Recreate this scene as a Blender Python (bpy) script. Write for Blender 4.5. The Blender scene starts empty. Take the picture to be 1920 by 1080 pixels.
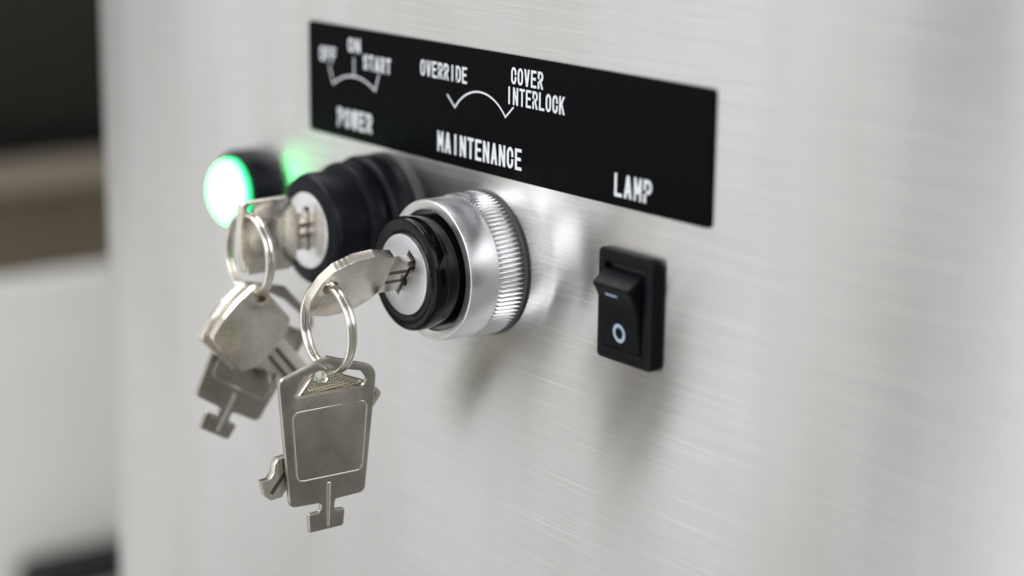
import bpy, bmesh, math, random
from mathutils import Vector, Matrix
random.seed(7)
S = bpy.context.scene
COL = S.collection
MM = 0.001
PI = math.pi

# ------------------------------------------------------------------ camera
cam_d = bpy.data.cameras.new('camera')
cam = bpy.data.objects.new('camera', cam_d); COL.objects.link(cam)
right = Vector((0.6067480, 0.7948122, 0.0114203)); down = Vector((0.1937133, -0.1339134, -0.9718757))
fwd = Vector((-0.7709293, 0.5918959, -0.2352174))
rot = Matrix((right, -down, -fwd)).transposed().to_4x4()
cam.matrix_world = Matrix.Translation((0.291299, -0.217540, 0.083615)) @ rot
cam_d.lens = 70.0; cam_d.sensor_width = 36.0
cam_d.clip_start = 0.01; cam_d.clip_end = 50
cam_d.dof.use_dof = True; cam_d.dof.focus_distance = 0.357; cam_d.dof.aperture_fstop = 6.7
S.camera = cam

# ------------------------------------------------------------------ light
W = bpy.data.worlds.new('World'); S.world = W; W.use_nodes = True
bg = W.node_tree.nodes['Background']
bg.inputs[0].default_value = (0.96, 0.95, 0.925, 1); bg.inputs[1].default_value = 0.31

def area(name, loc, target, sx, sy, radiance, col=(1, 1, 1)):
    d = bpy.data.lights.new(name, 'AREA'); d.shape = 'RECTANGLE'; d.size = sx; d.size_y = sy
    d.energy = radiance*math.pi*sx*sy; d.color = col
    o = bpy.data.objects.new(name, d); COL.objects.link(o); o.location = loc
    o.rotation_euler = (Vector(target) - Vector(loc)).to_track_quat('-Z', 'Y').to_euler()
    return o
area('window_light', (-1.75, -0.95, 0.1), (-1.75, 0, 0.1), 1.88, 2.4, 0.60, (0.995, 0.995, 0.99))
area('window_light', (-0.19, -0.95, 0.1), (-0.19, 0, 0.1), 1.0, 2.4, 1.10, (0.985, 0.99, 1.0))
area('ceiling_light', (-0.75, -0.45, 1.1), (-0.6, -0.1, 0), 1.4, 0.5, 5.6, (0.96, 0.975, 1.0))
area('ceiling_light', (1.35, -1.1, 1.0), (0, 0, 0), 1.6, 1.2, 3.0, (0.96, 0.975, 1.0))
S.view_settings.view_transform = 'Standard'; S.view_settings.look = 'None'
S.view_settings.exposure = 0; S.view_settings.gamma = 1

# ------------------------------------------------------------------ materials
def newmat(name):
    m = bpy.data.materials.new(name); m.use_nodes = True
    nt = m.node_tree
    return m, nt, nt.nodes['Principled BSDF']
def setp(p, **k):
    for n, v in k.items():
        p.inputs[n.replace('_', ' ')].default_value = v
def rgb(*c): return (c[0], c[1], c[2], 1)
def noise(nt, scale_vec, scale, detail=3, rough=0.6):
    tc = nt.nodes.new('ShaderNodeTexCoord'); mp = nt.nodes.new('ShaderNodeMapping')
    mp.inputs['Scale'].default_value = scale_vec
    nt.links.new(tc.outputs['Object'], mp.inputs['Vector'])
    n = nt.nodes.new('ShaderNodeTexNoise'); n.inputs['Scale'].default_value = scale
    n.inputs['Detail'].default_value = detail; n.inputs['Roughness'].default_value = rough
    nt.links.new(mp.outputs[0], n.inputs['Vector'])
    return n
def maprange(nt, src, a, b, lo=0.3, hi=0.7):
    r = nt.nodes.new('ShaderNodeMapRange')
    r.inputs['From Min'].default_value = lo; r.inputs['From Max'].default_value = hi
    r.inputs['To Min'].default_value = a; r.inputs['To Max'].default_value = b
    nt.links.new(src, r.inputs['Value']); return r.outputs[0]
def mixcol(nt, fac, a, b):
    r = nt.nodes.new('ShaderNodeMix'); r.data_type = 'RGBA'
    r.inputs[6].default_value = a; r.inputs[7].default_value = b
    nt.links.new(fac, r.inputs[0]); return r.outputs[2]
def bump(nt, p, src, strength, dist):
    b = nt.nodes.new('ShaderNodeBump'); b.inputs['Strength'].default_value = strength
    b.inputs['Distance'].default_value = dist
    nt.links.new(src, b.inputs['Height']); nt.links.new(b.outputs[0], p.inputs['Normal'])
def plain(name, col, rough, metal=0.0, var=0.12, scale=400.0, coat=0.0, bumps=0.0):
    m, nt, p = newmat(name)
    setp(p, Metallic=metal, Roughness=rough, Coat_Weight=coat)
    n = noise(nt, (1, 1, 1), scale, 4)
    c = mixcol(nt, n.outputs[0], rgb(*[x*(1-var) for x in col]), rgb(*[min(1, x*(1+var)) for x in col]))
    nt.links.new(c, p.inputs['Base Color'])
    nt.links.new(maprange(nt, n.outputs[0], rough*0.85, min(1, rough*1.15)), p.inputs['Roughness'])
    if bumps: bump(nt, p, noise(nt, (1, 1, 1), scale*6, 3).outputs[0], bumps, 0.00005)
    return m

def make_steel():
    m, nt, p = newmat('brushed_steel')
    setp(p, Metallic=1.0, Anisotropic=0.98)
    tg = nt.nodes.new('ShaderNodeTangent'); tg.direction_type = 'UV_MAP'; tg.uv_map = 'UVMap'
    nt.links.new(tg.outputs[0], p.inputs['Tangent'])
    p.inputs['Anisotropic Rotation'].default_value = 0.25
    fine = noise(nt, (26, 300, 4200), 1.0, 4, 0.65)        # short horizontal scratches
    mid = noise(nt, (12, 100, 900), 1.0, 3, 0.6)           # wider brushed bands
    deep = noise(nt, (24, 300, 5200), 1.0, 2, 0.5)         # sparse bright hairlines
    big = noise(nt, (11, 9, 9), 1.0, 3, 0.55)              # handling marks, smears
    mx = nt.nodes.new('ShaderNodeMix'); mx.inputs[0].default_value = 0.07
    nt.links.new(fine.outputs[0], mx.inputs[2]); nt.links.new(mid.outputs[0], mx.inputs[3])
    c = mixcol(nt, maprange(nt, mx.outputs[0], 0, 1, 0.33, 0.67), rgb(0.665, 0.665, 0.67), rgb(0.765, 0.765, 0.765))
    c2 = nt.nodes.new('ShaderNodeMix'); c2.data_type = 'RGBA'
    nt.links.new(maprange(nt, deep.outputs[0], 0, 0.8, 0.60, 0.70), c2.inputs[0])
    nt.links.new(c, c2.inputs[6]); c2.inputs[7].default_value = rgb(0.93, 0.93, 0.93)
    smear_refl = noise(nt, (26, 2, 5.5), 1.0, 3, 0.6)           # oily smears in colour, also standing in for uneven reflections
    m3 = nt.nodes.new('ShaderNodeMix'); m3.data_type = 'RGBA'; m3.blend_type = 'MULTIPLY'; m3.inputs[0].default_value = 1.0
    nt.links.new(c2.outputs[2], m3.inputs[6])
    nt.links.new(mixcol(nt, maprange(nt, smear_refl.outputs[0], 0, 1, 0.30, 0.62), rgb(0.875, 0.86, 0.835), rgb(1.0, 1.0, 1.0)), m3.inputs[7])
    nt.links.new(m3.outputs[2], p.inputs['Base Color'])
    add = nt.nodes.new('ShaderNodeMath'); add.operation = 'ADD'
    nt.links.new(maprange(nt, mx.outputs[0], 0.21, 0.255), add.inputs[0])
    nt.links.new(maprange(nt, big.outputs[0], -0.03, 0.05), add.inputs[1])
    nt.links.new(add.outputs[0], p.inputs['Roughness'])
    bump(nt, p, fine.outputs[0], 0.05, 0.00002)
    return m
def make_nickel(name, col, rough, kind):
    m, nt, p = newmat(name); setp(p, Metallic=1.0, Roughness=rough)
    n = noise(nt, (1, 1, 1), 180, 4)
    c = mixcol(nt, maprange(nt, n.outputs[0], 0, 1), rgb(*[x*0.82 for x in col]), rgb(*col))
    nt.links.new(c, p.inputs['Base Color'])
    nt.links.new(maprange(nt, n.outputs[0], rough*0.75, rough*1.3), p.inputs['Roughness'])
    tc = nt.nodes.new('ShaderNodeTexCoord')
    if kind == 'hatch':
        w = nt.nodes.new('ShaderNodeTexWave'); w.inputs['Scale'].default_value = 520
        w.inputs['Distortion'].default_value = 0.4; w.bands_direction = 'Y'
        mp = nt.nodes.new('ShaderNodeMapping'); mp.inputs['Rotation'].default_value = (math.radians(28), 0, 0)
        nt.links.new(tc.outputs['Object'], mp.inputs['Vector']); nt.links.new(mp.outputs[0], w.inputs['Vector'])
        g = maprange(nt, noise(nt, (1, 1, 1), 150, 2).outputs[0], 0, 1, 0.42, 0.58)
        mul = nt.nodes.new('ShaderNodeMath'); mul.operation = 'MULTIPLY'
        nt.links.new(w.outputs[1], mul.inputs[0]); nt.links.new(g, mul.inputs[1])
        bump(nt, p, mul.outputs[0], 0.55, 0.00006)
    elif kind == 'knurl':
        outs = []
        for a in (45, -45):
            w = nt.nodes.new('ShaderNodeTexWave'); w.inputs['Scale'].default_value = 700; w.bands_direction = 'Y'
            mp = nt.nodes.new('ShaderNodeMapping'); mp.inputs['Rotation'].default_value = (math.radians(a), 0, 0)
            nt.links.new(tc.outputs['Object'], mp.inputs['Vector']); nt.links.new(mp.outputs[0], w.inputs['Vector'])
            outs.append(w.outputs[1])
        mul = nt.nodes.new('ShaderNodeMath'); mul.operation = 'MULTIPLY'
        nt.links.new(outs[0], mul.inputs[0]); nt.links.new(outs[1], mul.inputs[1])
        bump(nt, p, mul.outputs[0], 1.0, 0.00022)
    else:
        bump(nt, p, noise(nt, (1, 1, 1), 900, 3).outputs[0], 0.12, 0.00006)
    return m
M = {}
M['steel'] = make_steel()
M['plate'] = plain('black_label_plastic', (0.0032, 0.0034, 0.0039), 0.55, scale=300)
M['plate'].node_tree.nodes['Principled BSDF'].inputs['Specular IOR Level'].default_value = 0.03
M['print'] = plain('white_print', (0.72, 0.74, 0.78), 0.55, scale=900)
M['gloss_black'] = plain('gloss_black_plastic', (0.003, 0.003, 0.0035), 0.10, scale=250)
M['satin_black'] = plain('satin_black_plastic', (0.006, 0.007, 0.010), 0.36, scale=350, bumps=0.1)
M['switch_black'] = plain('switch_black_plastic', (0.005, 0.0055, 0.007), 0.34, scale=600, bumps=0.15)
for k, sp in (('gloss_black', .2), ('satin_black', .14), ('switch_black', .10)):
    M[k].node_tree.nodes['Principled BSDF'].inputs['Specular IOR Level'].default_value = sp
M['rubber'] = plain('grey_rubber', (0.06, 0.06, 0.058), 0.6, scale=500)
M['alu_bright'] = plain('machined_aluminium', (0.90, 0.90, 0.91), 0.25, 0.97, 0.05, 350)
M['alu'] = plain('satin_aluminium', (0.87, 0.87, 0.885), 0.33, 0.95, 0.05, 350)
M['plug'] = plain('matte_plug_metal', (0.66, 0.67, 0.70), 0.42, 1.0, 0.05, 900, bumps=0.25)
M['dark_core'] = plain('slot_dark', (0.01, 0.01, 0.01), 0.5)
M['key'] = make_nickel('key_nickel', (0.82, 0.775, 0.69), 0.26, 'worn')
M['key_hatch'] = make_nickel('key_nickel_hatched', (0.80, 0.75, 0.66), 0.27, 'hatch')
M['key_knurl'] = make_nickel('key_nickel_knurled', (0.74, 0.69, 0.59), 0.24, 'worn')
M['wire'] = plain('ring_wire', (0.74, 0.71, 0.65), 0.16, 1.0, 0.05, 300)
M['tag'] = make_nickel('tag_satin_steel', (0.43, 0.405, 0.36), 0.30, 'satin')
M['groove'] = plain('groove_metal', (0.16, 0.145, 0.12), 0.4, 1.0)
M['mark'] = plain('pale_blue_mark', (0.34, 0.44, 0.56), 0.5)

m, nt, p = newmat('green_lamp_lens')
setp(p, Base_Color=rgb(0.2, 0.8, 0.4), Roughness=0.3, Emission_Color=rgb(0.125, 1.0, 0.22), Emission_Strength=8.0)
M['lens'] = m
m, nt, p = newmat('green_lens_rim')
setp(p, Base_Color=rgb(0.02, 0.5, 0.16), Roughness=0.3, Emission_Color=rgb(0.02, 1.0, 0.27), Emission_Strength=2.2)
M['lens_rim'] = m
M['bench_white'] = plain('bench_white_paint', (0.86, 0.85, 0.815), 0.5, scale=8)
M['bench_brown'] = plain('bench_brown_board', (0.10, 0.078, 0.05), 0.6, scale=25)
M['tan'] = plain('tan_card', (0.27, 0.23, 0.18), 0.7, scale=25)
M['far_black'] = plain('far_black_paint', (0.010, 0.010, 0.008), 0.6, scale=14, var=0.3)
M['far_grey'] = plain('far_charcoal_panel', (0.02, 0.02, 0.016), 0.6, scale=14, var=0.3)

# ------------------------------------------------------------------ mesh helpers (millimetres in, metres out)
def link(name, verts, faces, mat, parent=None, sharp=35, smooth=True):
    me = bpy.data.meshes.new(name)
    me.from_pydata([tuple(c*MM for c in v) for v in verts], [], faces); me.update()
    bm = bmesh.new(); bm.from_mesh(me); bmesh.ops.recalc_face_normals(bm, faces=bm.faces[:]); bm.to_mesh(me); bm.free()
    if smooth:
        me.polygons.foreach_set('use_smooth', [True]*len(me.polygons))
        me.set_sharp_from_angle(angle=math.radians(sharp))
    me.materials.append(mat)
    o = bpy.data.objects.new(name, me); COL.objects.link(o)
    if parent: o.parent = parent
    return o
def thing(name, label, cat, loc=(0, 0, 0), group=None, rot=(0, 0, 0)):
    o = bpy.data.objects.new(name, None); COL.objects.link(o); o.empty_display_size = 0.005
    o.location = [c*MM for c in loc]; o.rotation_euler = rot
    o['label'] = label; o['category'] = cat
    if group: o['group'] = group
    return o
def dup(root, label, group=None):
    r = root.copy(); COL.objects.link(r); r['label'] = label
    if group: r['group'] = group
    for ch in list(root.children):
        c = ch.copy(); COL.objects.link(c); c.parent = r
        for g in list(ch.children):
            d = g.copy(); COL.objects.link(d); d.parent = c
    return r

def lathe(profile, n=96, closed=False):
    """profile [(r, y)] around the y axis"""
    V, F = [], []
    rings = []
    for r, y in profile:
        if r < 1e-6:
            rings.append([len(V)]); V.append((0, y, 0))
        else:
            b = len(V); rings.append(list(range(b, b+n)))
            V += [(r*math.cos(2*PI*i/n), y, r*math.sin(2*PI*i/n)) for i in range(n)]
    pairs = list(zip(rings, rings[1:])) + ([(rings[-1], rings[0])] if closed else [])
    for a, b in pairs:
        for i in range(n):
            j = (i+1) % n
            if len(a) == 1 and len(b) > 1: F.append((a[0], b[i], b[j]))
            elif len(b) == 1 and len(a) > 1: F.append((a[i], a[j], b[0]))
            elif len(a) > 1: F.append((a[i], a[j], b[j], b[i]))
    return V, F
def torus(R, r, n=96, k=12):
    return lathe([(R+r*math.cos(2*PI*i/k), r*math.sin(2*PI*i/k)) for i in range(k)], n, True)

def area2(L): return sum(a[0]*b[1]-b[0]*a[1] for a, b in zip(L, L[1:]+L[:1]))/2
def round_poly(pts, rad, seg=5):
    """round the corners of a polygon; rad a number or a list"""
    out = []; n = len(pts)
    for i in range(n):
        r = rad[i] if isinstance(rad, (list, tuple)) else rad
        p0, p1, p2 = Vector(pts[i-1]), Vector(pts[i]), Vector(pts[(i+1) % n])
        a, b = (p0-p1), (p2-p1); la, lb = a.length, b.length
        if r <= 0: out.append(tuple(p1)); continue
        a /= la; b /= lb
        half = math.acos(max(-1, min(1, a.dot(b))))/2
        d = min(r/math.tan(half), la*0.48, lb*0.48)
        q0, q2 = p1+a*d, p1+b*d
        for s in range(seg+1):
            t = s/seg
            out.append(tuple(q0*(1-t)**2 + p1*2*t*(1-t) + q2*t*t))
    return out
def circle(cx, cy, r, n=28): return [(cx+r*math.cos(2*PI*i/n), cy+r*math.sin(2*PI*i/n)) for i in range(n)]
def inset(L, d):
    n = len(L); out = []
    for i in range(n):
        p0, p1, p2 = Vector(L[i-1]), Vector(L[i]), Vector(L[(i+1) % n])
        e1, e2 = (p1-p0), (p2-p1)
        if e1.length < 1e-9: e1 = e2
        if e2.length < 1e-9: e2 = e1
        e1.normalize(); e2.normalize()
        n1, n2 = Vector((-e1.y, e1.x)), Vector((-e2.y, e2.x))
        m = n1+n2
        if m.length < 1e-6: m = n1.copy()
        m.normalize(); k = max(0.5, m.dot(n1))
        out.append(tuple(p1+m*(d/k)))
    return out
def slab(outer, holes=(), t=2.0, bev=0.2, hole_bev=None, axis='x', back_bev=True):
    """flat plate with bevelled rims; 2-D (a,b) -> plane across the axis. axis 'x': (x=±t/2, y=a, z=b); 'y': (x=a, y=0..-t, z=b)"""
    if hole_bev is None: hole_bev = bev
    loops = [(list(outer) if area2(outer) > 0 else list(outer)[::-1], bev)]
    for h in holes: loops.append((list(h) if area2(h) < 0 else list(h)[::-1], hole_bev))
    if axis == 'x': put = lambda a, b, s: (s, a, b); lo, hi = -t/2, t/2
    else: put = lambda a, b, s: (a, -s, b); lo, hi = 0.0, t
    V, F = [], []
    cap = bmesh.new(); capmap = []
    for L, bv in loops:
        n = len(L); I = inset(L, bv)
        levels = [(I, hi), ([tuple((Vector(a)*0.3+Vector(b)*0.7)) for a, b in zip(I, L)], hi-bv*0.3), (L, hi-bv),
                  (L, lo+(bv if back_bev else 0))]
        if back_bev: levels.append((I, lo))
        base = len(V)
        for P, s in levels: V += [put(a, b, s) for a, b in P]
        for k in range(len(levels)-1):
            for i in range(n):
                j = (i+1) % n
                F.append((base+k*n+i, base+k*n+j, base+(k+1)*n+j, base+(k+1)*n+i))
        vs = [cap.verts.new((a, b, 0)) for a, b in I]
        for i, v in enumerate(vs): capmap.append((base+i, base+(len(levels)-1)*n+i))
        for i in range(n): cap.edges.new((vs[i], vs[(i+1) % n]))
    cap.verts.index_update()
    bmesh.ops.triangle_fill(cap, use_beauty=True, use_dissolve=False, edges=cap.edges[:], normal=(0, 0, 1))
    for f in cap.faces:
        F.append(tuple(capmap[v.index][0] for v in f.verts))
        if back_bev: F.append(tuple(capmap[v.index][1] for v in reversed(f.verts)))
    cap.free()
    return V, F
def rrect(x0, z0, x1, z1, r, seg=5): return round_poly([(x0, z0), (x1, z0), (x1, z1), (x0, z1)], r, seg)
def box(x0, x1, y0, y1, z0, z1, b=1.0):
    bm = bmesh.new(); bmesh.ops.create_cube(bm, size=1.0)
    for v in bm.verts:
        v.co = Vector(((x0+x1)/2+v.co.x*(x1-x0), (y0+y1)/2+v.co.y*(y1-y0), (z0+z1)/2+v.co.z*(z1-z0)))
    if b: bmesh.ops.bevel(bm, geom=bm.edges[:], offset=b, segments=3, affect='EDGES', profile=0.5)
    bm.verts.index_update()
    V = [tuple(v.co) for v in bm.verts]; F = [tuple(v.index for v in f.verts) for f in bm.faces]; bm.free()
    return V, F

# ------------------------------------------------------------------ the steel panel
panel = thing('control_panel', 'brushed stainless steel machine panel carrying the switches and black label strip', 'control panel')
def make_sheet():
    # face at y=0, folded rounded left edge with a flange going back
    prof = []
    R = 1.6
    for i in range(9):
        a = PI/2*i/8
        prof.append((-160.4+R-R*math.sin(a), R-R*math.cos(a)))
    prof = [(360.0, 0.0)] + prof + [(-160.4, 60.0)]
    V, F = [], []
    zs = (-330.0, 260.0)
    for z in zs: V += [(x, y, z) for x, y in prof]
    n = len(prof)
    for i in range(n-1): F.append((i, i+1, n+i+1, n+i))
    o = link('front_sheet', V, F, M['steel'], panel, 60)
    uv = o.data.uv_layers.new(name='UVMap')
    for l in o.data.loops:
        v = o.data.vertices[l.vertex_index].co; uv.data[l.index].uv = (v.x - v.y, v.z)
    V, F = box(-158.8, 360, 1.2, 60, -329.5, 259.5, 0)
    link('panel_core', V, F, M['rubber'], panel)
make_sheet()

# ------------------------------------------------------------------ label strip with its lettering
plate = thing('label_plate', 'long black label strip with white lettering and arcs', 'label', (0, 0, 0))
V, F = slab(rrect(-61.5, 17.5, 60.7, 40.2, 0.9), (), 0.45, 0.08, axis='y', back_bev=False)
link('strip', V, F, M['plate'], plate)
def arc(cx, cy, rx, ry, a0, a1, n=10):
    return [(cx+rx*math.cos(math.radians(a0+(a1-a0)*i/n)), cy+ry*math.sin(math.radians(a0+(a1-a0)*i/n))) for i in range(n+1)]
O_ = arc(.5, .70, .5, .30, 0, 180)+arc(.5, .30, .5, .30, 180, 360)
G = {
 'A': [[(0, 0), (.5, 1), (1, 0)], [(.17, .3), (.83, .3)]],
 'C': [arc(.5, .70, .5, .30, 0, 180)+arc(.5, .30, .5, .30, 180, 360)],
 'D': [[(0, 0), (0, 1), (.45, 1)]+arc(.45, .68, .55, .32, 80, 0, 6)+arc(.45, .32, .55, .32, 0, -80, 6)+[(.45, 0), (-.08, 0)]],
 'E': [[(1, 1), (0, 1), (0, 0), (1, 0)], [(0, .52), (.85, .52)]],
 'F': [[(1, 1), (0, 1), (0, 0)], [(0, .52), (.85, .52)]],
 'I': [[(.5, 0), (.5, 1)]],
 'K': [[(0, 0), (0, 1)], [(1, 1), (.05, .38)], [(.32, .58), (1, 0)]],
 'L': [[(0, 1), (0, 0), (1, 0)]],
 'M': [[(0, 0), (0, 1), (.5, .25), (1, 1), (1, 0)]],
 'N': [[(0, 0), (0, 1), (1, 0), (1, 1)]],
 'O': [O_],
 'P': [[(0, 0), (0, 1), (.55, 1)]+arc(.55, .73, .45, .27, 80, -80, 8)+[(.55, .46), (0, .46)]],
 'R': [[(0, 0), (0, 1), (.55, 1)]+arc(.55, .75, .45, .25, 80, -80, 8)+[(.55, .5), (0, .5)], [(.5, .5), (1, 0)]],
 'S': [arc(.5, .74, .48, .26, 15, 180, 8)+arc(.5, .74, .48, .24, 180, 270, 5)+arc(.5, .26, .5, .24, 90, 0, 5)+arc(.5, .26, .5, .26, 0, -165, 8)],
 'T': [[(0, 1), (1, 1)], [(.5, 1), (.5, 0)]],
 'V': [[(0, 1), (.5, 0), (1, 1)]],
 'W': [[(0, 1), (.25, 0), (.5, .8), (.75, 0), (1, 1)]],
}
G['C'] = [arc(.5, .70, .5, .30, -10, 180)+arc(.5, .30, .5, .30, 180, 370)]
G['N'] = [[(0, 0), (0, 1)], [(1, 0), (1, 1)]]
G['M'] = [[(0, 0), (0, 1)], [(1, 0), (1, 1)]]
G['A'] = [[(.22, .28), (.78, .28)]]
G['K'] = [[(0, 0), (0, 1)]]
G['R'] = [[(0, 0), (0, 1), (.55, 1)]+arc(.55, .75, .45, .25, 80, -80, 8)+[(.55, .5), (0, .5)]]
G['V'] = []; G['W'] = []
DIAG = {'N': [((0, 1), (1, 0))], 'M': [((0, 1), (.5, .25)), ((1, 1), (.5, .25))], 'A': [((.5, 1), (0, 0)), ((.5, 1), (1, 0))],
        'K': [((1, 1), (.08, .40)), ((.36, .60), (1, 0))], 'R': [((.42, .5), (1, 0))], 'V': [((0, 1), (.5, 0)), ((1, 1), (.5, 0))],
        'W': [((0, 1), (.25, 0)), ((.5, 1), (.25, 0)), ((.5, 1), (.75, 0)), ((1, 1), (.75, 0))]}
CLOSED = {'O'}
lift = [0.0]
def stroke(pts, w, V, F, closed=False, y0=-0.47, cap=0.0):
    """flat strip of width w along a polyline in (x,z)"""
    P = [Vector(p) for p in pts]
    Q = [P[0]]
    for p in P[1:]:
        if (p-Q[-1]).length > 1e-4: Q.append(p)
    if closed and (Q[0]-Q[-1]).length < 1e-3: Q.pop()
    if not closed:
        Q[0] = Q[0]+(Q[0]-Q[1]).normalized()*cap; Q[-1] = Q[-1]+(Q[-1]-Q[-2]).normalized()*cap
    n = len(Q); lift[0] += 0.0011
    y = y0-(lift[0] % 0.02)
    L = []
    for i in range(n):
        if closed or 0 < i < n-1:
            e1 = (Q[i]-Q[i-1]).normalized(); e2 = (Q[(i+1) % n]-Q[i]).normalized()
        elif i == 0: e1 = e2 = (Q[1]-Q[0]).normalized()
        else: e1 = e2 = (Q[-1]-Q[-2]).normalized()
        n1 = Vector((-e1.y, e1.x)); n2 = Vector((-e2.y, e2.x)); mm = n1+n2
        if mm.length < 0.2: mm = n1
        mm.normalize(); k = max(0.42, mm.dot(n1))
        L.append((Q[i]+mm*(w/2/k), Q[i]-mm*(w/2/k)))
    b = len(V)
    for a, c in L: V += [(a.x, y, a.y), (c.x, y, c.y)]
    for i in range(n if closed else n-1):
        j = (i+1) % n
        F.append((b+2*i, b+2*i+1, b+2*j+1, b+2*j))
def word(text, x0, x1, z0, z1, w, fill=0.80):
    V, F = [], []
    pitch = (x1-x0)/(len(text)-1+fill) if len(text) > 1 else (x1-x0)
    cw = pitch*fill
    for k, ch in enumerate(text):
        ax = x0+k*pitch+w/2; ww = cw-w; az = z0+w/2; hh = z1-z0-w
        for s in G[ch]:
            stroke([(ax+a*ww, az+b*hh) for a, b in s], w*(0.86 if ch in 'MW' else 1), V, F, ch in CLOSED, cap=w/2)
        for (ga, gb), (gc, gd) in DIAG.get(ch, []):
            lift[0] += 0.0011; y = -0.47-(lift[0] % 0.02)
            hw = w*.54*(0.8 if ch in 'MW' else 1)
            e1 = w/2 if gb in (0, 1) else 0; e2 = w/2 if gd in (0, 1) else 0
            q1 = (ax+ga*ww, az+gb*hh+(e1 if gb == 1 else -e1)); q2 = (ax+gc*ww, az+gd*hh+(e2 if gd == 1 else -e2)); b = len(V)
            V += [(q1[0]-hw, y, q1[1]), (q1[0]+hw, y, q1[1]), (q2[0]+hw, y, q2[1]), (q2[0]-hw, y, q2[1])]; F.append((b, b+1, b+2, b+3))
    o = link('lettering', V, F, M['print'], plate, smooth=False); o['label'] = 'white word %s' % text
    return o
def lines(strokes, w, label, closed=False):
    V, F = [], []
    for s in strokes: stroke(s, w, V, F, closed)
    o = link('dial_mark', V, F, M['print'], plate, smooth=False); o['label'] = label
word('OVERRIDE', -20.95, -5.9, 33.4, 36.46, 0.45)
word('COVER', 7.6, 16.9, 35.0, 38.1, 0.47)
word('INTERLOCK', 6.3, 23.05, 31.25, 34.45, 0.46)
word('MAINTENANCE', -15.3, 10.95, 19.55, 23.5, 0.6)
word('POWER', -50.5, -37.9, 19.7, 23.6, 0.68)
word('START', -40.9, -31.1, 32.3, 35.35, 0.54)
word('OFF', -57.1, -51.0, 32.4, 35.5, 0.54)
word('ON', -46.4, -42.0, 35.3, 38.15, 0.54)
word('LAMP', 36.9, 46.5, 19.2, 23.2, 0.6)
def arc3(x0, z0, x1, z1, sag, n=28):
    c = Vector((x1-x0, z1-z0)); L = c.length; R = (L*L/4+sag*sag)/(2*sag); h = math.asin(L/2/R)
    mid = Vector(((x0+x1)/2, (z0+z1)/2)); nn = Vector((-c.y, c.x)).normalized(); cen = mid-nn*(R-sag); u = c.normalized()
    return [tuple(cen+nn*R*math.cos(t)+u*R*math.sin(t)) for t in [-h+2*h*i/n for i in range(n+1)]]
lines([[(-12.16, 30.75), (-9.64, 28.6)]+arc3(-9.64, 28.6, 6.0, 28.75, 3.7)[1:]+[(8.41, 30.84)]], .34, 'white arc between OVERRIDE and COVER INTERLOCK')
lines([[(-53.6, 31.9), (-52.1, 28.2)]+arc3(-52.1, 28.2, -36.7, 28.5, 2.15)[1:]+[(-35.3, 31.9)], [(-44.3, 34.3), (-44.35, 30.3)]], .34, 'white arc between OFF, ON and START')

# ------------------------------------------------------------------ knobs
def at(o, x, y, z): o.location = (x*MM, y*MM, z*MM)

# silver key switch (maintenance)
MX, MZ = -0.74, 0.5
KROT = math.radians(35)
sw = thing('key_switch', 'silver knurled key switch with glossy black hub under the word MAINTENANCE', 'key switch', (MX, 0, MZ), 'key switches on the panel')
V, F = lathe([(0, -.02), (13.6, -.02), (13.7, -.2), (13.7, -.5), (13.5, -.6), (0, -.6)])
link('gasket', V, F, M['rubber'], sw)
def knurl_ring():
    n = 88*4; V, F = [], []
    levels = []
    def ring(y, ra, rb):
        b = len(V)
        for i in range(n):
            k = i % 4; r = (rb, (ra+rb)/2+0.12*(ra-rb), ra, (ra+rb)/2+0.12*(ra-rb))[k]
            t = 2*PI*i/n; V.append((r*math.cos(t), y, r*math.sin(t)))
        levels.append(b)
    ring(-.62, 12.6, 12.6); ring(-.62, 13.35, 12.7); ring(-.8, 13.5, 12.8); ring(-5.7, 13.5, 12.8); ring(-6.25, 13.15, 12.9); ring(-6.3, 12.6, 12.6)
    for a, b in zip(levels, levels[1:]):
        for i in range(n):
            j = (i+1) % n; F.append((a+i, a+j, b+j, b+i))
    return V, F
V, F = knurl_ring(); link('knurled_ring', V, F, M['alu_bright'], sw, 25)
V, F = lathe([(12.5, -6.2), (13.08, -6.2), (13.12, -6.35), (13.12, -12.2), (13.05, -12.42), (12.9, -12.53), (11.5, -12.53), (11.3, -12.45), (11.15, -12.2), (11.1, -11.9), (11.1, -8.0), (9, -8.0)])
link('barrel', V, F, M['alu'], sw, 28)
hub = [(10.40, -8.0), (10.40, -15.3), (10.42, -15.45), (10.55, -15.6), (10.58, -15.8), (10.55, -17.3)]
hub += [(10.55-.9+.9*math.cos(a), -17.3-.9*math.sin(a)) for a in [PI/2*i/6 for i in range(1, 7)]]
hub += [(7.75, -18.2), (7.62, -18.1), (7.6, -17.0), (0, -17.0)]
V, F = lathe(hub); link('hub', V, F, M['gloss_black'], sw, 40)
def lock_plug(parent, r, y, slot, rotd, matl):
    outer = circle(0, 0, r, 72); c, s = math.cos(rotd), math.sin(rotd)
    hole = [(a*c+b*s, -a*s+b*c) for a, b in slot]
    V, F = slab(outer, [hole], 3.2, .22, .1, axis='y', back_bev=False)
    o = link('lock_plug', V, F, matl, parent, 40); o.location = (0, (y+3.2)*MM, 0)
    V, F = lathe([(0, 0), (r-.3, 0), (r-.3, -.4), (0, -.4)], 48)
    q = link('keyway', V, F, M['dark_core'], o); q.location = (0, -.1*MM, 0)
    return o
slot_m = [(-1.15, -4.3), (1.15, -4.3), (1.15, -1.6), (1.9, -1.2), (1.9, -.2), (1.15, .2), (1.15, 2.4), (2.1, 2.8), (2.1, 4.0), (1.3, 5.2), (-1.15, 5.2)]
lock_plug(sw, 7.5, -18.45, slot_m, KROT, M['plug'])

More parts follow.
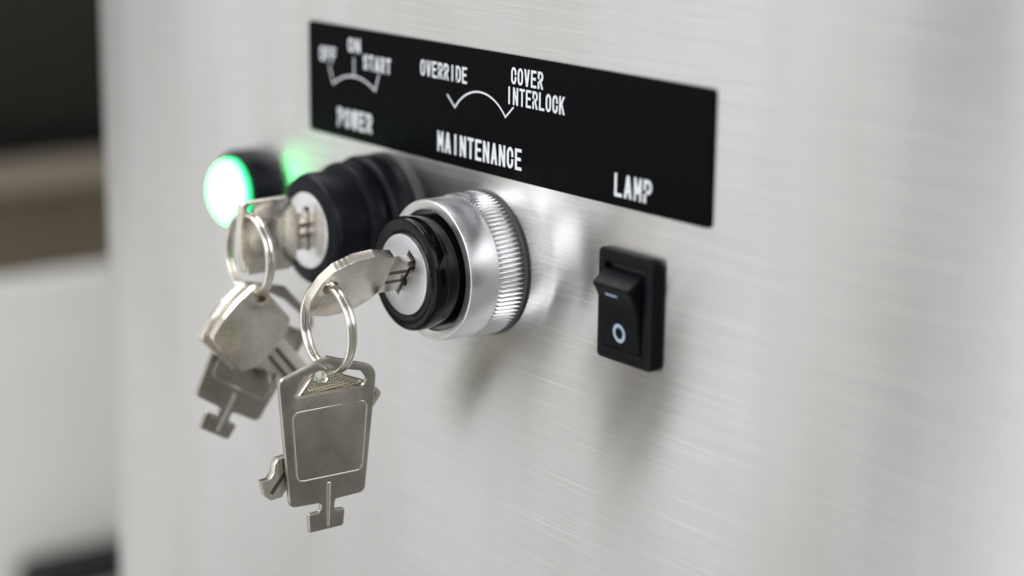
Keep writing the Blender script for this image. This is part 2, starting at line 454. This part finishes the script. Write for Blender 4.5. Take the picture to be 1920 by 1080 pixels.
# black key switch (power)
PX, PZ = -33.6, 3.0
ps = thing('key_switch', 'matte black stepped key switch left of the silver one under the word POWER', 'key switch', (PX, 0, PZ), 'key switches on the panel')
V, F = lathe([(0, -.02), (13.5, -.02), (13.5, -1.0), (0, -1.0)]); link('gasket', V, F, M['rubber'], ps)
V, F = lathe([(12, -1.0), (13.1, -1.0), (13.35, -1.3), (13.35, -5.6), (13.1, -6.1), (12.6, -6.4), (12.3, -6.5), (11.5, -6.5)])
link('flange', V, F, M['satin_black'], ps, 40)
V, F = lathe([(11.6, -6.4), (11.75, -6.9), (11.9, -7.4), (12.4, -7.8), (12.45, -8.2), (12.45, -10.2), (12.2, -10.8), (11.5, -11.1), (10.9, -11.2)])
link('collar', V, F, M['satin_black'], ps, 40)
V, F = lathe([(11.1, -11.0), (11.1, -16.6), (10.9, -17.5), (10.4, -18.2), (9.6, -18.6), (8.0, -18.6), (7.8, -18.4), (7.7, -16.5), (0, -16.5)])
link('hub', V, F, M['satin_black'], ps, 40)
slot_p = [(-1.2, -3.9), (1.2, -3.9), (1.2, 4.7), (-1.2, 4.7)]
lock_plug(ps, 7.55, -18.7, slot_p, 0.0, M['alu'])

# green pilot lamp
lamp = thing('pilot_lamp', 'round green pilot lamp glowing in a black bezel at the left', 'lamp', (-87.0, 0, 0.5))
V, F = lathe([(0, -.02), (9.2, -.02), (9.2, -3.6), (8.9, -4.2), (8.3, -4.5), (7.5, -4.5), (7.5, -3.0), (0, -3.0)]); link('bezel', V, F, M['satin_black'], lamp, 40)
V, F = lathe([(7.1, -5.4)]+[(7.1*math.cos(a), -5.4-3.8*math.sin(a)) for a in [PI/2*i/9 for i in range(1, 9)]]+[(0, -9.2)]); link('lens', V, F, M['lens'], lamp, 60)
V, F = lathe([(7.3, -3.2), (7.4, -3.4), (7.4, -5.2), (7.28, -5.4), (6.9, -5.45)]); link('lens_rim', V, F, M['lens_rim'], lamp, 50)

# rocker switch
rk = thing('rocker_switch', 'black rocker switch with pale circle and dash under the word LAMP', 'switch', (0, 0, 0))
V, F = slab(rrect(34.3, -9.5, 48.7, 10.2, 1.2), [rrect(36.2, -7.1, 46.4, 7.9, .4)], 1.65, .55, .15, axis='y', back_bev=False)
link('frame', V, F, M['switch_black'], rk, 40)
V, F = box(35.2, 47.6, -.25, -.02, -8.3, 9.0, 0); link('well', V, F, M['dark_core'], rk)
prof = [(-1.0, 7.3), (-2.9, 7.35), (-3.3, 7.3), (-5.8, 5.55), (-6.05, 5.3), (-6.0, 4.95), (-5.55, 4.2), (-5.0, 3.2), (-4.5, 2.0), (-4.1, .6), (-3.8, -1.0), (-3.55, -3.0), (-3.35, -5.0), (-3.25, -6.3), (-3.0, -6.6), (-1.0, -6.6)]
def rocker_mesh():
    V, F = [], []; n = len(prof)
    xs = [(38.05, 0.35), (38.3, 0.0), (47.5, 0.0), (47.75, 0.35)]
    for x, d in xs:
        for i, (y, z) in enumerate(prof):
            V.append((x, y+(d if 0 < i < n-1 else 0), z-(d*.6 if z > 5 else 0)))
    for k in range(3):
        for i in range(n):
            j = (i+1) % n; F.append((k*n+i, k*n+j, (k+1)*n+j, (k+1)*n+i))
    F.append(tuple(range(n))); F.append(tuple(range(3*n, 4*n)))
    return V, F
V, F = rocker_mesh(); rocker = link('rocker', V, F, M['switch_black'], rk, 32)
def on_rocker(z):
    P = prof[3:14]
    for (y0, z0), (y1, z1) in zip(P, P[1:]):
        if z0 >= z >= z1: return y0+(y1-y0)*(z0-z)/(z0-z1)
    return -3.3
V, F = [], []
lv = [(40.7, 43.7, z) for z in (3.62, 3.4, 3.18)]
for a, b, z in lv: V += [(a, on_rocker(z)-.06, z), (b, on_rocker(z)-.06, z)]
F = [(0, 1, 3, 2), (2, 3, 5, 4)]
o = link('dash_mark', V, F, M['mark'], rocker); o.parent = rocker
V, F = [], []
for i in range(40):
    t = 2*PI*i/40
    for r in (1.0, 1.62):
        z = -3.45+r*math.sin(t)*1.05; V.append((42.65+r*math.cos(t)*.98, on_rocker(z)-.06, z))
for i in range(40):
    j = (i+1) % 40; F.append((2*i, 2*i+1, 2*j+1, 2*j))
link('circle_mark', V, F, M['mark'], rocker)

rocker.location = (-1.9*MM, 1.62*MM, -.6*MM)
# ------------------------------------------------------------------ keys. local frame: x across the thickness, -y towards the bow end, z across the bow
def blade_outline(L, top, bot, teeth):
    pts = [(0, bot)]
    if teeth:
        x = 1.5; k = 0
        while x < L-2.5:
            d = (0.5, 1.5, 0.2, 1.1, .7, 1.7)[k % 6]; k += 1
            pts += [(x, bot+d), (x+1.3, bot+d)]; x += 2.6
    pts += [(L-1.8, bot), (L, bot+2.2), (L, top-1.6), (L-1.5, top), (0, top)]
    return pts
def key_blade(parent, L, top, bot, t, mat, teeth, y0=0.0, up=1):
    pts = [(y0+a, b*up) for a, b in blade_outline(L, top, bot, teeth)]
    V, F = slab(pts, (), t, .12); o = link('blade', V, F, mat, parent, 35)
    for (za, zb, side) in ((top-3.1, top-2.2, 1), (bot+2.3, bot+3.1, 1), (top-2.4, top-1.6, -1)):
        xx = t/2+.02
        V, F = box(*((xx-.06, xx) if side > 0 else (-xx, -xx+.06)), y0+.6, y0+L-1.0, za, zb, 0)
        g = link('groove', V, F, M['groove'], o)
    return o

# key in the silver switch: shield shaped bow
def shield(hx=16.4, hz=.5):
    P = [(4.95, 6.4), (9.5, 7.35), (13.2, 6.9), (16.9, 5.0), (18.8, 2.0), (19.6, -2.0), (19.1, -5.3), (18.0, -6.5), (14.4, -7.35), (11.6, -7.2), (8.4, -6.1), (6.2, -4.4), (5.2, -2.9), (4.6, 0), (4.6, 4.4)]
    return round_poly([(-u, w) for u, w in P], [.3, 2, 2, 1.5, 1.5, 1.5, .7, .7, 2, 2, 2, 1, .6, 2, .6], 4)
mk = thing('key', 'nickel key with hatched rounded bow turned in the silver key switch', 'key', (MX, -18.2, MZ), None, (0, KROT, 0))
V, F = slab(shield(), [circle(-16.5, .6, 1.55)], 2.0, .16); link('bow', V, F, M['key_hatch'], mk, 30)
key_blade(mk, 7.5, 4.5, -3.2, 1.7, M['key'], False, -5.0)

# flat square-bowed key: origin at the neck
def bow_outline(wide=1.0):
    return round_poly([(a-(3.2 if a < -11 and b < -5 else 1.6 if a < -12 and b < 0 else 0)*(wide > 1), b*wide if b < -5 else b) for a, b in [(0, -4.6), (-1.6, -7.1), (-11.3, -7.2), (-12.3, -3), (-12.5, 1), (-12.0, 6.9), (-1.4, 7.1), (0, 4.6)]], [.8, 1.2, 1.3, 4, 4, 1.3, 1.2, .8], 5)
def flat_key(label, L, mat, teeth, group=None, wide=1.0):
    k = thing('key', label, 'key', (0, 0, 0), group)
    V, F = slab(bow_outline(wide), [circle(-9.6, 5.2, 1.3)], 2.0, .2); b = link('bow', V, F, mat, k, 30)
    key_blade(k, L, 3.7 if wide == 1 else 2.2, -3.7 if wide == 1 else -3.3, 1.8 if wide == 1 else 1.5, M['key'], teeth, 0.0, -1 if wide > 1 else 1)
    return k, b
pk, pb = flat_key('nickel square-headed key standing upright in the black key switch', 5.0, M['key'], False)
at(pk, PX+.0, -21.4, PZ+.2)
V, F = slab(rrect(-9.4, -3.2, -3.4, 3.6, .5), (), .12, .04)
o = link('stamped_pad', V, F, M['key'], pk); o.location = (1.0*MM, 0, 0)
# hanging keys
GH = 'keys hanging on the ring below the black key switch'
hk, _ = flat_key('worn square-headed key hanging in front on the left bunch, nearest the camera', 24, M['key'], True, GH)
def place_key(o, hole, ang, x, hl=(-9.6, 5.2)):
    c, s = math.cos(ang), math.sin(ang)
    o.rotation_euler = (ang, 0, 0)
    at(o, x, hole[0]-(hl[0]*c-hl[1]*s), hole[1]-(hl[0]*s+hl[1]*c))
# axis from far end to neck points (.63,-.78): local +y -> that direction
place_key(hk, (-31.4, -7.9), math.atan2(-.78, .63), -30.6)
hk2 = dup(hk, 'second square-headed key on the left bunch, tucked just behind the front one', GH)
place_key(hk2, (-32.6, -7.9), math.atan2(-.78, .63)+math.radians(2.5), -33.1)

# spare key behind the big tag
sk, sb = flat_key('spare key with knurled bow hanging behind the near steel key tag', 13.5, M['key_knurl'], True, None, 1.15)
place_key(sk, (-35.9, -16.0), math.atan2(-.76, -.65), -2.0, (-9.6, -5.2))
sk.rotation_mode = 'YXZ'; sk.rotation_euler = (math.atan2(-.76, -.65), PI, 0)   # turned over, hole to the other side

def inside(P, x, y):
    c = False
    for (x0, y0), (x1, y1) in zip(P, P[1:]+P[:1]):
        if (y0 > y) != (y1 > y) and x < (x1-x0)*(y-y0)/(y1-y0)+x0: c = not c
    return c
def knurl_patch():
    P = bow_outline(1.15); P = inset(P if area2(P) > 0 else P[::-1], 1.0)
    V, F = [], []; st = .36; h = .27
    for i in range(-60, 20):
        for j in range(-60, 60):
            a, b = (i+j)*st, (i-j)*st
            if not inside(P, a, b) or math.hypot(a+9.6, b-5.2) < 1.75: continue
            k = len(V); d = st*.97
            V += [(-1.0, a-d, b), (-1.0, a, b-d), (-1.0, a+d, b), (-1.0, a, b+d), (-1.0-h, a, b)]
            F += [(k, k+1, k+4), (k+1, k+2, k+4), (k+2, k+3, k+4), (k+3, k, k+4)]
    o = link('knurled_face', V, F, M['key_knurl'], sk, smooth=False); o['kind'] = 'stuff'
knurl_patch()

# ------------------------------------------------------------------ split rings
def split_ring(name, label, loc, R, rot, group):
    o = thing(name, label, 'key ring', loc, group, rot)
    for dy in (-.5, .5):
        V, F = torus(R, .5); w = link('wire_coil', V, F, M['wire'], o); w.location = (0, dy*MM, 0)
    return o
GR = 'split rings holding the keys'
split_ring('key_ring', 'double wire split ring through the key in the silver switch', (-.45, -34.7, -7.0), 7.9, (0, 0, 0), GR)
split_ring('key_ring', 'split ring through the key in the black switch, out of focus', (-33.4, -31.5, -0.3), 7.8, (0, 0, 0), GR)

# ------------------------------------------------------------------ steel key tags (local origin at the middle of the slot)
TO = (-35.3, -15.5)
def loc2(P): return [(a-TO[0], b-TO[1]) for a, b in P]
def make_tag(label):
    t = thing('key_tag', label, 'key tag', (-.2, TO[0], TO[1]), 'steel key tags with a T shaped foot')
    out = round_poly(loc2([(-45.5, -15.0), (-35.3, -12.0), (-24.8, -15.4), (-27.6, -39.0), (-34.0, -39.15), (-34.2, -41.0), (-31.9, -41.15), (-32.3, -44.55), (-39.5, -44.55), (-39.7, -40.95), (-37.2, -40.85), (-36.95, -39.3), (-43.5, -39.0)]),
                     [1.6, 1.2, 3.0, 1.4, .5, .5, .7, .7, .5, .5, .5, .5, 1.5], 5)
    slot = round_poly(loc2([(-42.9, -18.6), (-40.4, -14.95), (-37.0, -14.5), (-33.6, -14.5), (-28.0, -15.9), (-26.8, -17.4), (-27.8, -18.7)]), [.7, .6, 1, 1, .8, .7, .9], 4)
    V, F = slab(out, [slot], 1.2, .32, .22); b = link('body', V, F, M['tag'], t, 30)
    pad = round_poly(loc2([(-43.1, -21.15), (-26.9, -21.3), (-28.2, -34.7), (-42.2, -34.5)]), 1.7, 6)
    pin = pad if area2(pad) > 0 else pad[::-1]
    V, F = slab(pin, [inset(pin, .34)], .5, .12); q = link('glint_border', V, F, M['wire'], t, 20); q.location = (.43*MM, 0, 0)  # ridge in lighter metal, standing for light caught on the embossed edge
    rib = round_poly(loc2([(-35.95, -35.5), (-35.0, -35.5), (-35.4, -44.0), (-36.0, -44.0)]), .28, 4)
    V, F = slab(rib, (), .4, .18); q = link('rib', V, F, M['wire'], t, 20); q.location = (.5*MM, 0, 0)
    return t
tag = make_tag('steel key tag with a T shaped foot hanging sharp in the foreground')
tag2 = dup(tag, 'blurred steel key tag tilted on the left bunch behind the square-headed keys', 'steel key tags with a T shaped foot')
tag2.rotation_euler = (math.radians(-29.7), 0, 0); tag2.scale = (1, .98, .98)
at(tag2, -37.0, -23.7, -11.2)

# ------------------------------------------------------------------ what stands behind, to the left
bench = thing('workbench', 'white fronted workbench with brown top out of focus behind the panel edge', 'workbench', (0, 0, 0))
V, F = box(-700, -500, -150, 700, -700, -115.9, 5); link('front', V, F, M['bench_white'], bench)
V, F = box(-700, -503, -150, 700, -115.5, -111.5, 1.5); link('top', V, F, M['bench_brown'], bench)
V, F = box(-499.8, -480, 112, 420, -260, -242, 6); link('handle', V, F, M['far_black'], bench)
tray = thing('tray', 'low tan tray at the back of the brown bench top, out of focus', 'tray', (0, 0, 0))
V, F = box(-700, -640, -100, 620, -111.3, -102, 3); link('rim', V, F, M['tan'], tray)
rack = thing('equipment_rack', 'tall dark equipment rack standing behind the workbench', 'rack', (0, 0, 0))
V, F = box(-1100, -760, -200, 1000, -700, 420, 5); link('body', V, F, M['far_black'], rack)
V, F = box(-759.8, -752, 196, 420, -98, 200, 4); link('door_panel', V, F, M['far_grey'], rack)
